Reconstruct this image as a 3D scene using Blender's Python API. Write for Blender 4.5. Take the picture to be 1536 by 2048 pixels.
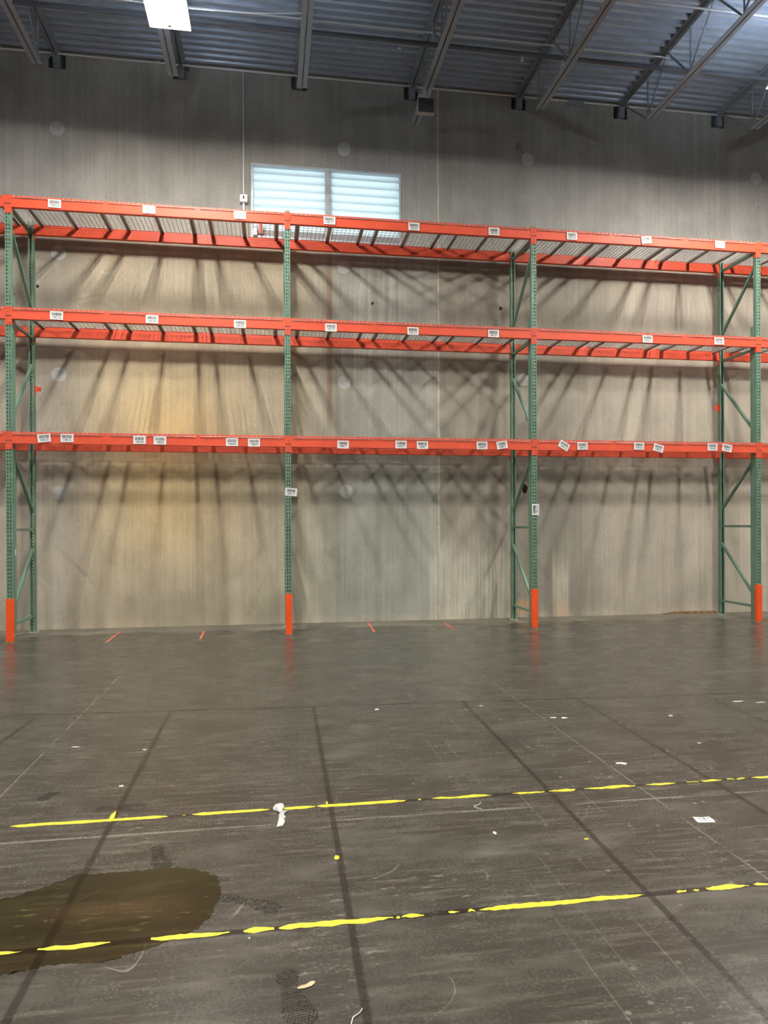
import bpy, bmesh, math, random
from mathutils import Vector, Matrix
random.seed(11)
for o in list(bpy.data.objects): bpy.data.objects.remove(o, do_unlink=True)
scene = bpy.context.scene
COL = scene.collection

# ------------------------------------------------------------------ camera
YAW, PITCH, ROLL = 0.1653, -0.0020, -0.0039
cam_d = bpy.data.cameras.new('camera')
cam_d.sensor_fit = 'AUTO'; cam_d.sensor_width = 36.0
cam_d.lens = 1504.83 / 2048 * 36.0
cam_d.shift_x = -23.5 / 2048
cam_d.shift_y = 25.2 / 2048
cam_d.clip_end = 200
cam = bpy.data.objects.new('camera', cam_d); COL.objects.link(cam)
cy, sy, cp, sp = math.cos(YAW), math.sin(YAW), math.cos(PITCH), math.sin(PITCH)
fw = Vector((sy*cp, cy*cp, sp)); rt = Vector((cy, -sy, 0)); up = rt.cross(fw)
cr, sr = math.cos(ROLL), math.sin(ROLL)
rt2 = rt*cr + up*sr; up2 = -rt*sr + up*cr
m = Matrix((rt2, up2, -fw)).transposed().to_4x4()
m.translation = Vector((3.4876, -10.9193, 1.6043))
cam.matrix_world = m
scene.camera = cam

# ------------------------------------------------------------------ world, view, lamps' strength
scene.view_settings.view_transform = 'Standard'
scene.view_settings.look = 'None'
scene.view_settings.gamma = 1.0
scene.view_settings.use_curve_mapping = False
scene.view_settings.exposure = 0.0
LAMP_EMIT = 262.0
ADDED_GLOW_EMIT = 125.0  # strength of the upward glow added to the lamps
SKY_EMIT = 3.2
LAMP_Z = 7.66
LAMP_XY = [(x, y) for y in (-1.99, -7.8, -13.6) for x in (-6.0, 2.31, 10.6, 18.9)]
world = bpy.data.worlds.new('sky'); scene.world = world; world.use_nodes = True
wb = world.node_tree.nodes['Background']
wb.inputs[0].default_value = (0.80, 0.93, 1.0, 1); wb.inputs[1].default_value = SKY_EMIT

# ------------------------------------------------------------------ node helpers
class Sk:
    def __init__(s, g, k): s.g, s.k = g, k
    def _m(s, op, *a, clamp=False): return s.g.math(op, s, *a, clamp=clamp)
    def __add__(s, o): return s._m('ADD', o)
    __radd__ = __add__
    def __sub__(s, o): return s._m('SUBTRACT', o)
    def __rsub__(s, o): return s.g.math('SUBTRACT', o, s)
    def __mul__(s, o): return s._m('MULTIPLY', o)
    __rmul__ = __mul__
    def __truediv__(s, o): return s._m('DIVIDE', o)
    def abs(s): return s._m('ABSOLUTE')
    def pow(s, o): return s._m('POWER', o)
    def max(s, o): return s._m('MAXIMUM', o)
    def min(s, o): return s._m('MINIMUM', o)
    def clamp(s): return s._m('ADD', 0.0, clamp=True)
    def ramp(s, a, b, c=0.0, d=1.0):
        n = s.g.t.nodes.new('ShaderNodeMapRange'); n.interpolation_type = 'SMOOTHSTEP'; n.clamp = True
        if a > b: a, b, c, d = b, a, d, c
        s.g.t.links.new(s.k, n.inputs[0])
        for i, v in enumerate((a, b, c, d)): n.inputs[i+1].default_value = v
        return Sk(s.g, n.outputs[0])
class G:
    def __init__(s, name):
        s.m = bpy.data.materials.new(name); s.m.use_nodes = True; s.t = s.m.node_tree
        s.b = s.t.nodes['Principled BSDF']
        g = s.t.nodes.new('ShaderNodeNewGeometry')
        x = s.t.nodes.new('ShaderNodeSeparateXYZ'); s.t.links.new(g.outputs['Position'], x.inputs[0])
        s.X, s.Y, s.Z = (Sk(s, x.outputs[i]) for i in range(3)); s.P = Sk(s, g.outputs['Position'])
        tc = s.t.nodes.new('ShaderNodeTexCoord'); s.O = Sk(s, tc.outputs['Object'])
    def put(s, inp, v):
        if isinstance(v, Sk): s.t.links.new(v.k, inp)
        else: inp.default_value = v
    def math(s, op, *a, clamp=False):
        n = s.t.nodes.new('ShaderNodeMath'); n.operation = op; n.use_clamp = clamp
        for i, v in enumerate(a): s.put(n.inputs[i], v)
        return Sk(s, n.outputs[0])
    def vec(s, x, y, z):
        n = s.t.nodes.new('ShaderNodeCombineXYZ')
        for i, v in enumerate((x, y, z)): s.put(n.inputs[i], v)
        return Sk(s, n.outputs[0])
    def noise(s, v, scale=1.0, detail=3.0, rough=0.5, dist=0.0):
        n = s.t.nodes.new('ShaderNodeTexNoise'); s.put(n.inputs['Vector'], v)
        n.inputs['Scale'].default_value = scale; n.inputs['Detail'].default_value = detail
        n.inputs['Roughness'].default_value = rough; n.inputs['Distortion'].default_value = dist
        return Sk(s, n.outputs[0])
    def voro(s, v, scale=1.0, feature='F1', rnd=1.0):
        n = s.t.nodes.new('ShaderNodeTexVoronoi'); n.feature = feature; s.put(n.inputs['Vector'], v)
        n.inputs['Scale'].default_value = scale; n.inputs['Randomness'].default_value = rnd
        return Sk(s, n.outputs['Distance'])
    def mix(s, f, a, b):
        n = s.t.nodes.new('ShaderNodeMix'); n.data_type = 'RGBA'; n.clamp_factor = True
        s.put(n.inputs[0], f)
        for i, v in ((6, a), (7, b)):
            if isinstance(v, Sk): s.t.links.new(v.k, n.inputs[i])
            else: n.inputs[i].default_value = (*v, 1)
        return Sk(s, n.outputs[2])
    def box(s, v, a, b, e): return v.ramp(a-e, a+e).min(v.ramp(b+e, b-e))
    def bump(s, h, strength=0.3, dist=0.01):
        n = s.t.nodes.new('ShaderNodeBump'); n.inputs['Strength'].default_value = strength
        n.inputs['Distance'].default_value = dist; s.put(n.inputs['Height'], h)
        s.t.links.new(n.outputs[0], s.b.inputs['Normal'])
    def out(s, color, rough=0.5, metal=0.0, spec=0.5):
        if isinstance(color, Sk): s.put(s.b.inputs['Base Color'], color)
        else: s.b.inputs['Base Color'].default_value = (*color, 1)
        s.put(s.b.inputs['Roughness'], rough); s.put(s.b.inputs['Metallic'], metal)
        s.b.inputs['Specular IOR Level'].default_value = spec
        return s.m
def paint(name, col, rough=0.4, var=0.10, metal=0.0, spec=0.5, scale=6.0):
    g = G(name)
    n = g.noise(g.P, scale, 4).ramp(0.3, 0.7, 0, 1)
    fine = g.noise(g.P, 90.0, 2).ramp(0.3, 0.75, 0, 1)
    d = tuple(c*(1-var*1.6) for c in col); l = tuple(min(1, c*(1+var)) for c in col)
    c = g.mix(n*0.7 + fine*0.3, d, l)
    return g.out(c, g.math('ADD', n*0.12, rough-0.06), metal, spec)

M = {}
M['orange'] = paint('orange_powder_coat', (0.68, 0.082, 0.034), 0.48, 0.06, 0, 0.4)
M['guard'] = paint('bright_orange_paint', (0.82, 0.085, 0.013), 0.42, 0.06)
M['green'] = paint('green_powder_coat', (0.125, 0.225, 0.158), 0.38, 0.10)
M['deck'] = paint('galvanised_wire', (0.36, 0.34, 0.32), 0.42, 0.10, 0.3)
M['channel'] = paint('galvanised_channel', (0.48, 0.465, 0.455), 0.45, 0.12, 0.1)
M['joist'] = paint('grey_joist_primer', (0.25, 0.285, 0.32), 0.55, 0.08)
M['roofdeck'] = paint('galvanised_roof_deck', (0.47, 0.53, 0.63), 0.34, 0.06, 0.5)
M['pipe'] = paint('dark_sprinkler_pipe', (0.10, 0.11, 0.13), 0.4, 0.1)
M['conduit'] = paint('steel_conduit', (0.74, 0.75, 0.77), 0.35, 0.05, 0.2)
M['boxmetal'] = paint('pale_box_enamel', (0.72, 0.73, 0.72), 0.45, 0.05)
M['blade'] = paint('white_louver_enamel', (0.80, 0.86, 0.88), 0.45, 0.03)
g = G('white_fiberglass_louver')
tr = g.t.nodes.new('ShaderNodeBsdfTranslucent'); tr.inputs[0].default_value = (0.80, 0.88, 0.90, 1)
df = g.t.nodes.new('ShaderNodeBsdfDiffuse'); df.inputs[0].default_value = (0.80, 0.85, 0.86, 1)
mx = g.t.nodes.new('ShaderNodeMixShader'); mx.inputs[0].default_value = 0.45
g.t.links.new(tr.outputs[0], mx.inputs[1]); g.t.links.new(df.outputs[0], mx.inputs[2])
g.t.links.new(mx.outputs[0], g.t.nodes['Material Output'].inputs['Surface'])
M['blade'] = g.m
M['alu'] = paint('brushed_aluminium_frame', (0.55, 0.57, 0.60), 0.4, 0.08, 0.3)
M['flash'] = paint('grey_sill_flashing', (0.30, 0.30, 0.31), 0.6, 0.2, 0.0, 0.5, 40)
M['paper'] = paint('white_label_stock', (0.70, 0.70, 0.69), 0.6, 0.02)
M['ink'] = paint('black_print', (0.02, 0.02, 0.02), 0.6, 0.0)
M['patch'] = paint('grey_patch_mortar', (0.50, 0.505, 0.485), 0.7, 0.10, 0, 0.3, 14)
M['hole'] = paint('broken_concrete_hole', (0.03, 0.018, 0.012), 0.9, 0.4, 0, 0.1, 60)
M['rim'] = paint('spalled_concrete_rim', (0.42, 0.36, 0.28), 0.85, 0.3, 0, 0.2, 50)
M['sealant'] = paint('cream_sealant', (0.56, 0.52, 0.40), 0.7, 0.12, 0, 0.3, 20)
M['yellow'] = paint('yellow_floor_tape', (0.60, 0.54, 0.035), 0.5, 0.12, 0, 0.5, 30)
M['coral'] = paint('coral_marking_paint', (0.75, 0.16, 0.09), 0.7, 0.2, 0, 0.3, 40)
M['scrap'] = paint('white_scrap_film', (0.56, 0.55, 0.52), 0.5, 0.1, 0, 0.5, 40)
M['woodchip'] = paint('pale_wood_splinter', (0.62, 0.47, 0.30), 0.7, 0.15, 0, 0.3, 60)
M['batten'] = paint('rough_brown_batten', (0.30, 0.19, 0.10), 0.8, 0.35, 0, 0.2, 14)
M['housing'] = paint('tan_speaker_rim', (0.30, 0.28, 0.24), 0.5, 0.08)
M['grille'] = paint('dark_speaker_grille', (0.045, 0.042, 0.05), 0.6, 0.1)
M['cream'] = paint('cream_enamel', (0.70, 0.66, 0.54), 0.45, 0.05)
M['bolt'] = paint('zinc_bolt', (0.65, 0.65, 0.62), 0.3, 0.05, 0.6)
M['black'] = paint('black_locking_pin', (0.02, 0.02, 0.02), 0.5, 0.05)
M['fixture'] = paint('white_fixture_housing', (0.75, 0.75, 0.74), 0.4, 0.03)
def emis(name, col, st):
    g = G(name); g.out((0.8, 0.8, 0.8), 0.4)
    g.b.inputs['Emission Color'].default_value = (*col, 1); g.b.inputs['Emission Strength'].default_value = st
    return g.m
M['lamp'] = emis('glowing_diffuser', (1.0, 0.965, 0.90), LAMP_EMIT*0.16)
M['led'] = emis('glowing_led_strip', (1.0, 0.965, 0.90), LAMP_EMIT*5.6)
M['added_glow'] = emis('added_ceiling_glow', (0.72, 0.86, 1.0), ADDED_GLOW_EMIT)  # bluish glow added to lighten the roof deck

def wall_material():
    g = G('precast_concrete_wall'); X, Z = g.X, g.Z
    st = g.noise(g.vec(X*9.0, g.Y*9.0, Z*0.22), 1.0, 5, 0.62)          # broad vertical run marks
    st2 = g.noise(g.vec(X*46.0, g.Y*9.0, Z*0.6), 1.0, 4, 0.6)          # fine brushed lines
    big = g.noise(g.vec(X*0.55, g.Y, Z*0.42), 1.0, 4, 0.55)
    mid = g.noise(g.vec(X*2.2, g.Y, Z*1.5), 1.0, 6, 0.6)
    fine = g.noise(g.P, 55.0, 4, 0.65)
    warm, cool, grey = (0.335, 0.285, 0.205), (0.265, 0.262, 0.225), (0.285, 0.258, 0.212)
    c = g.mix(X.ramp(3.7, 4.9), warm, cool)
    c = g.mix(X.ramp(6.20, 6.26), c, (0.245, 0.222, 0.180))
    c = g.mix(X.ramp(8.4, 9.6), c, (0.345, 0.305, 0.245))
    # ochre bleed-through of the left panel
    r1 = (g.box(X, 1.1, 2.9, 0.8)*g.box(Z, 1.2, 3.9, 0.9)*(big*0.9+0.35)).clamp()
    c = g.mix(r1*0.75, c, (0.47, 0.335, 0.155))
    r1b = (g.box(X, 1.7, 2.5, 0.45)*g.box(Z, 2.7, 3.5, 0.5)*mid*1.3).clamp()
    c = g.mix(r1b*0.35, c, (0.50, 0.29, 0.10))
    # greyer at the left jamb; cool lamp glare put into the colour at the top
    c = g.mix((X.ramp(0.9, 0.2)*0.8).clamp(), c, (0.275, 0.245, 0.205))
    c = g.mix(Z.ramp(5.6, 6.6)*0.75, c, (0.238, 0.234, 0.226))
    # rust run below the louver mullion
    rr = g.box(X + (st-0.5)*0.04, 4.40, 4.49, 0.025)*g.box(Z, 3.2, 5.9, 0.5)
    c = g.mix(rr*0.62, c, (0.20, 0.115, 0.070))
    c = g.mix(g.box(X + (st-0.5)*0.03, 4.345, 4.375, 0.012)*g.box(Z, 4.2, 6.1, 0.4)*0.3, c, (0.22, 0.15, 0.10))
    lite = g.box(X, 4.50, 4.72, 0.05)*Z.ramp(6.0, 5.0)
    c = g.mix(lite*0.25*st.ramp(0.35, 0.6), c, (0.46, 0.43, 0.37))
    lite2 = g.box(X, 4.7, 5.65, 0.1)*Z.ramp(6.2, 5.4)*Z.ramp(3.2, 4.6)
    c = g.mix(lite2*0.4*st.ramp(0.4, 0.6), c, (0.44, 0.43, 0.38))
    # lime wash runs low on the right of the joint
    run = g.box(X, 6.1, 7.42, 0.08)*(Z + (st-0.5)*1.6).ramp(1.5, 0.4)
    c = g.mix(run*0.42, c, (0.46, 0.44, 0.35))
    c = g.mix(run*st2.ramp(0.35, 0.62)*0.5, c, (0.54, 0.52, 0.42))
    run2 = g.box(X, 8.22, 8.50, 0.035)*(Z + (st-0.5)*1.2).ramp(1.3, 0.3)
    c = g.mix(run2*0.4, c, (0.50, 0.45, 0.35))
    c = g.mix(run2*st2.ramp(0.3, 0.6)*0.5, c, (0.58, 0.53, 0.42))
    rb = g.box(X, 8.25, 8.50, 0.03)*g.box(Z, -0.1, 0.24, 0.04)
    c = g.mix(rb*mid.ramp(0.3, 0.6)*0.55, c, (0.55, 0.30, 0.13))
    rb2 = g.box(X, 7.55, 7.95, 0.04)*g.box(Z, 0.07, 0.30, 0.05)
    c = g.mix(rb2*0.55, c, (0.50, 0.27, 0.12))
    # green tint near the middle foot
    gt = g.box(X, 3.3, 6.0, 0.8)*Z.ramp(2.4, 0.6)
    c = g.mix(gt*0.30, c, (0.27, 0.29, 0.24))
    # dusty foot
    c = g.mix(Z.ramp(0.16, 0.02)*0.45*mid.ramp(0.2, 0.7), c, (0.42, 0.37, 0.27))
    # chalky scuffs
    k = g.noise(g.vec(X*1.5, g.Y, Z*1.5), 1.0, 7, 0.7, 1.2).ramp(0.62, 0.74)*g.noise(g.P, 9.0, 3).ramp(0.45, 0.6)
    c = g.mix(k*0.35, c, (0.55, 0.52, 0.46))
    ring = g.noise(g.vec(X*2.0+7.0, g.Y, Z*2.0), 1.0, 3, 0.5, 0.6)
    sc = (ring-0.5).abs().ramp(0.004, 0.0)*g.noise(g.P, 1.7, 2).ramp(0.58, 0.66)
    c = g.mix(sc*0.12, c, (0.6, 0.57, 0.5))
    sf = g.box(X, 0.45, 1.35, 0.25)*g.box(Z, 4.9, 5.6, 0.2)*g.noise(g.vec(X*3.0, g.Y, Z*3.0), 1.0, 7, 0.75, 1.5).ramp(0.50, 0.66)
    c = g.mix(sf*0.45, c, (0.52, 0.48, 0.40))
    val = (st*0.32 + st2*0.26 + mid*0.50 + big*0.50 + fine*0.42)          # mean about 1.0
    n = g.t.nodes.new('ShaderNodeVectorMath'); n.operation = 'SCALE'
    g.t.links.new(c.k, n.inputs[0]); g.put(n.inputs['Scale'], val.ramp(0.72, 1.32, 1.0, 1.74))
    g.bump(fine*0.5 + mid*0.6, 0.25, 0.004)
    return g.out(Sk(g, n.outputs[0]), 0.78, 0, 0.3)
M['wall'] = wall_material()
M['plainwall'] = paint('grey_concrete', (0.26, 0.25, 0.23), 0.8, 0.15, 0, 0.3, 1.2)

def floor_material(wet=False):
    g = G('wet_stained_slab' if wet else 'sealed_concrete_floor'); X, Y = g.X, g.Y
    big = g.noise(g.vec(X*0.7, Y*0.9, 0.0), 1.0, 4, 0.55)
    cloud = g.noise(g.vec(X*1.6, Y*3.2, 3.0), 1.0, 7, 0.62)
    drag = g.noise(g.vec(X*3.0, Y*26.0, 0.0), 1.0, 6, 0.65)             # trowel and tyre drag along the aisle
    fine = g.noise(g.vec(X, Y, 0.0), 70.0, 5, 0.7)
    c = g.mix(cloud.ramp(0.26, 0.76), (0.034, 0.031, 0.0235), (0.060, 0.056, 0.044))
    c = g.mix(drag.ramp(0.46, 0.72)*0.55, c, (0.15, 0.137, 0.113))
    c = g.mix(drag.ramp(0.50, 0.25)*0.45, c, (0.040, 0.035, 0.028))
    c = g.mix(fine.ramp(0.45, 0.9)*0.4, c, (0.16, 0.152, 0.13))
    # pale worn patches
    wp = cloud.ramp(0.55, 0.72)*g.noise(g.vec(X*0.35+4, Y*0.5, 0.0), 1.0, 3).ramp(0.48, 0.62)
    c = g.mix(wp*0.25, c, (0.20, 0.188, 0.16))
    # dusty strip by the wall
    dust = (Y + (cloud-0.5)*1.7 + (drag-0.5)*1.0).ramp(0.35, 1.05)
    c = g.mix(dust*0.62, c, (0.27, 0.24, 0.18))
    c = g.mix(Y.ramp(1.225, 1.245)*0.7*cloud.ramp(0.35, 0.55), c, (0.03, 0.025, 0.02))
    dust2 = (Y + (cloud-0.5)*2.0).ramp(-1.6, -0.2)*drag.ramp(0.52, 0.66)
    c = g.mix(dust2*0.5, c, (0.26, 0.235, 0.19))
    fl = g.noise(g.vec(X*11.0, Y*42.0, 6.0), 1.0, 4, 0.6).ramp(0.58, 0.68)*g.noise(g.vec(X*0.9, Y*1.6, 11.0), 1.0, 4, 0.6).ramp(0.50, 0.62)
    c = g.mix(fl*0.55, c, (0.27, 0.25, 0.205))
    fl2 = g.noise(g.vec(X*26.0, Y*70.0, 1.0), 1.0, 3, 0.6).ramp(0.62, 0.70)*g.noise(g.vec(X*1.7, Y*2.0, 21.0), 1.0, 3, 0.6).ramp(0.46, 0.60)
    c = g.mix(fl2*0.45, c, (0.30, 0.28, 0.235))
    # paint flecks and chips
    f1 = g.voro(g.vec(X+(fine-0.5)*0.02, Y+(fine-0.5)*0.02, 0.0), 9.0).ramp(0.13, 0.07)*g.noise(g.vec(X*2.3, Y*2.3, 8.0), 1.0, 2).ramp(0.44, 0.54)
    c = g.mix(f1*X.ramp(3.6, 5.2, 0.25, 1.0)*0.45, c, (0.33, 0.31, 0.265))
    f2 = g.voro(g.vec(X+3, Y, 0.5), 26.0).ramp(0.10, 0.06)*g.noise(g.vec(X*3.1, Y*3.1, 2.0), 1.0, 2).ramp(0.50, 0.60)
    c = g.mix(f2*0.35, c, (0.38, 0.36, 0.31))
    # fine scratches
    for sc, off, th in ((0.6, 0.0, 0.0009), (1.0, 5.0, 0.0014)):
        r = g.noise(g.vec(X*sc+off, Y*sc*1.4, off), 1.0, 0.0, 0.4, 0.3)
        mk = (r-0.5).abs().ramp(th, 0.0)*g.noise(g.vec(X*2.1, Y*2.1, off+1), 1.0, 2).ramp(0.55, 0.62)
        c = g.mix(mk*0.4, c, (0.40, 0.38, 0.33))
    # hair scratches along the depth
    for x0, w in ((4.62, 0.003), (4.93, 0.004), (5.30, 0.003), (7.1, 0.004), (2.2, 0.003), (4.75, 0.0025)):
        mk = (X - x0 + (cloud-0.5)*0.012).abs().ramp(w*1.6, w*0.4)*g.noise(g.vec(X*3, Y*2.0, x0), 1.0, 3).ramp(0.45, 0.58)
        c = g.mix(mk*0.16, c, (0.36, 0.34, 0.29))
    # saw-cut joints
    wob = (cloud-0.5)*0.010
    for v in (Y + 6.875, ):
        c = g.mix((v+wob-0.012).abs().ramp(0.022, 0.004)*0.35*drag.ramp(0.35, 0.6), c, (0.36, 0.34, 0.28))
        c = g.mix((v+wob).abs().ramp(0.006, 0.003)*0.8*g.noise(g.vec(X*4, 0.0, 0.0), 1.0, 3).ramp(0.36, 0.50), c, (0.035, 0.03, 0.025))
    for x0 in (1.9, 5.675, 9.45, -1.9):
        v = X - x0 + wob
        c = g.mix((v-0.008).abs().ramp(0.012, 0.002)*0.30*g.noise(g.vec(0.0, Y*3, 4.0), 1.0, 3).ramp(0.36, 0.52), c, (0.33, 0.31, 0.26))
        c = g.mix(v.abs().ramp(0.005, 0.002)*0.8*g.noise(g.vec(0.0, Y*2, 0.0), 1.0, 3).ramp(0.30, 0.45), c, (0.035, 0.03, 0.025))
    # dark adhesive bands of lifted tape
    dk = (0.016, 0.014, 0.011)
    ed = (fine-0.5)*0.010 + (drag-0.5)*0.006
    for x0, s, y0, y1 in ((2.640, 0.0, -9.6, -4.27), (3.856, -0.0155, -9.6, -4.3), (5.185, -0.026, -9.6, -4.33), (6.240, -0.024, -9.6, -4.4),
                          (1.553, -0.04, -9.6, -4.22), (7.43, -0.02, -9.6, -4.48), (8.65, 0.0, -9.6, -4.53)):
        v = X - x0 + (Y+4.3)*s + ed
        band = v.abs().ramp(0.019, 0.012)*g.box(Y, y0, y1, 0.02)*g.noise(g.vec(X*2, Y*2.0, x0), 1.0, 3).ramp(0.22, 0.42, 0.45, 1.0)
        c = g.mix(band*0.72, c, dk)
    v = Y + 4.30 + (X-3.86)*0.056 + ed
    c = g.mix(v.abs().ramp(0.020, 0.010)*0.85*X.ramp(9.5, 7.6)*g.noise(g.vec(X*1.5, 0.0, 2.0), 1.0, 3).ramp(0.30, 0.5, 0.4, 1), c, dk)
    for y0 in (-6.642, -7.902):
        v = Y - y0 + ed
        c = g.mix(v.abs().ramp(0.022, 0.015)*0.80*g.noise(g.vec(X*3, 0.0, y0), 1.0, 3).ramp(0.25, 0.45, 0.5, 1), c, (0.014, 0.012, 0.010))
    rough = g.math('ADD', cloud*0.16 + fine*0.10 + dust*0.45, 0.14)
    if wet:
        n = g.t.nodes.new('ShaderNodeMix'); n.data_type = 'RGBA'; n.blend_type = 'MULTIPLY'; n.inputs[0].default_value = 1.0
        g.t.links.new(c.k, n.inputs[6]); n.inputs[7].default_value = (0.40, 0.37, 0.17, 1)
        c = Sk(g, n.outputs[2])
        tan = g.box(Y + (cloud-0.5)*0.3, -7.72, -7.56, 0.05)*g.box(X, 2.6, 3.1, 0.2)
        c = g.mix(tan*0.4, c, (0.075, 0.045, 0.022))
        rough = g.math('ADD', cloud*0.06, 0.13)
    else:
        g.bump(fine*0.6 + drag*0.4, 0.12, 0.002)
    return g.out(c, rough, 0, 0.32)
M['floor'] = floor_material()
M['puddle'] = floor_material(True)
M['print'] = paint('damp_dark_tread_mark', (0.010, 0.009, 0.007), 0.30, 0.2, 0, 0.5, 60)
M['printfaint'] = paint('faded_damp_tread_mark', (0.024, 0.021, 0.017), 0.40, 0.2, 0, 0.5, 60)

# ------------------------------------------------------------------ mesh helpers
class MB:
    def __init__(s): s.v, s.f = [], []
    def add(s, vs, fs):
        o = len(s.v); s.v += [tuple(v) for v in vs]; s.f += [tuple(i+o for i in f) for f in fs]; return s
    def box(s, x0, x1, y0, y1, z0, z1):
        vs = [(x, y, z) for z in (z0, z1) for y in (y0, y1) for x in (x0, x1)]
        return s.add(vs, [(0,2,3,1), (4,5,7,6), (0,1,5,4), (2,6,7,3), (0,4,6,2), (1,3,7,5)])
    def prism(s, pts, a, b, axis='z'):
        """pts: 2D outline (CCW); extruded from a to b along the axis"""
        def P(p, t):
            return {'z': (p[0], p[1], t), 'x': (t, p[0], p[1]), 'y': (p[0], t, p[1])}[axis]
        n = len(pts); vs = [P(p, a) for p in pts] + [P(p, b) for p in pts]
        fs = [(i, (i+1) % n, n+(i+1) % n, n+i) for i in range(n)] + [tuple(reversed(range(n))), tuple(range(n, 2*n))]
        return s.add(vs, fs)
    def bar(s, p, q, w, h=None, n=4, upv=(0, 0, 1)):
        """bar of n sides between two points; w x h when n == 4, radius w otherwise"""
        p, q = Vector(p), Vector(q); d = (q-p).normalized(); u = Vector(upv)
        if abs(d.dot(u)) > 0.98: u = Vector((0, 1, 0))
        a = d.cross(u).normalized(); b = a.cross(d)
        if n == 4 and h is not None: ring = [(-w/2, -h/2), (w/2, -h/2), (w/2, h/2), (-w/2, h/2)]
        else: ring = [(w*math.cos(2*math.pi*i/n), w*math.sin(2*math.pi*i/n)) for i in range(n)]
        k = len(ring)
        vs = [p+a*x+b*y for x, y in ring] + [q+a*x+b*y for x, y in ring]
        return s.add(vs, [(i, (i+1) % k, k+(i+1) % k, k+i) for i in range(k)] + [tuple(reversed(range(k))), tuple(range(k, 2*k))])
    def path(s, pts, r, n=6):
        for a, b in zip(pts, pts[1:]): s.bar(a, b, r, n=n)
        return s
    def disc(s, c, r, t, axis='y', n=32):
        pts = [(r*math.cos(2*math.pi*i/n), r*math.sin(2*math.pi*i/n)) for i in range(n)]
        if axis == 'y': return s.prism([(c[0]+x, c[2]+y) for x, y in pts], c[1], c[1]+t, 'y')
        if axis == 'z': return s.prism([(c[0]+x, c[1]+y) for x, y in pts], c[2], c[2]+t, 'z')
        return s.prism([(c[1]+x, c[2]+y) for x, y in pts], c[0], c[0]+t, 'x')
    def build(s, name, mat, parent=None, loc=None, bevel=0):
        me = bpy.data.meshes.new(name); me.from_pydata(s.v, [], s.f)
        bm = bmesh.new(); bm.from_mesh(me); bmesh.ops.recalc_face_normals(bm, faces=bm.faces[:]); bm.to_mesh(me); bm.free()
        me.materials.append(mat); o = bpy.data.objects.new(name, me); COL.objects.link(o)
        if parent: o.parent = parent
        if loc: o.location = loc
        if bevel:
            b = o.modifiers.new('bevel', 'BEVEL'); b.width = bevel; b.segments = 2; b.limit_method = 'ANGLE'
        return o
def tag(o, label, cat, group=None, kind=None):
    if label: o['label'] = label
    if cat: o['category'] = cat
    if group: o['group'] = group
    if kind: o['kind'] = kind
    return o
def thing(name, label, cat, loc=(0, 0, 0), group=None):
    o = bpy.data.objects.new(name, None); COL.objects.link(o); o.location = loc; o.empty_display_size = 0.1
    return tag(o, label, cat, group)
def struct(mb, name, mat, label=None, parent=None):
    o = mb.build(name, mat, parent)
    if not parent:
        o['kind'] = 'structure'
        if label: o['label'] = label
    return o
def copy_tree(o, parent=None):
    c = o.copy(); COL.objects.link(c)
    if parent: c.parent = parent
    for ch in list(o.children): copy_tree(ch, c)
    return c

# ------------------------------------------------------------------ room shell
X0, X1, Y0, YW, ZC = -20.0, 32.0, -30.0, 1.26, 8.80
struct(MB().box(X0, X1, Y0, YW+0.3, -0.2, 0.0), 'floor', M['floor'], 'worn dark sealed concrete warehouse floor with joints and scuffs')
JX = [0.31 + 1.8335*k for k in range(-11, 18)]
JX = [x for x in JX if X0+0.5 < x < X1-0.5]
LV = (3.21, 5.63, 6.16, 7.335)                                   # louver opening
POCK = [(x, 8.56, 8.79) for x in JX]
def wall_with_openings():
    mb = MB(); xs = sorted({X0, X1, LV[0], LV[1]} | {x-0.125 for x in JX} | {x+0.125 for x in JX}); zs = [0.0, LV[2], LV[3], 8.56, 8.79, 9.1]
    def hole(x, z):
        if LV[0] < x < LV[1] and LV[2] < z < LV[3]: return 2
        if 8.56 < z < 8.79 and any(abs(x-j) < 0.125 for j in JX): return 1
        return 0
    T = 0.28
    for i in range(len(xs)-1):
        for k in range(len(zs)-1):
            a, b, c, d = xs[i], xs[i+1], zs[k], zs[k+1]; h = hole((a+b)/2, (c+d)/2)
            if h == 2: continue
            if h == 1: mb.box(a, b, YW+0.16, YW+T, c, d)
            else: mb.box(a, b, YW, YW+T, c, d)
    return mb
struct(wall_with_openings(), 'wall_back', M['wall'], 'tall stained precast concrete wall behind the racking')
struct(MB().box(X0-0.3, X0, Y0, YW+0.3, -0.2, 9.1), 'wall_left', M['plainwall'])
struct(MB().box(X1, X1+0.3, Y0, YW+0.3, -0.2, 9.1), 'wall_right', M['plainwall'])
struct(MB().box(X0, X1, Y0-0.3, Y0, -0.2, 9.1), 'wall_front', M['plainwall'])
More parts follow.
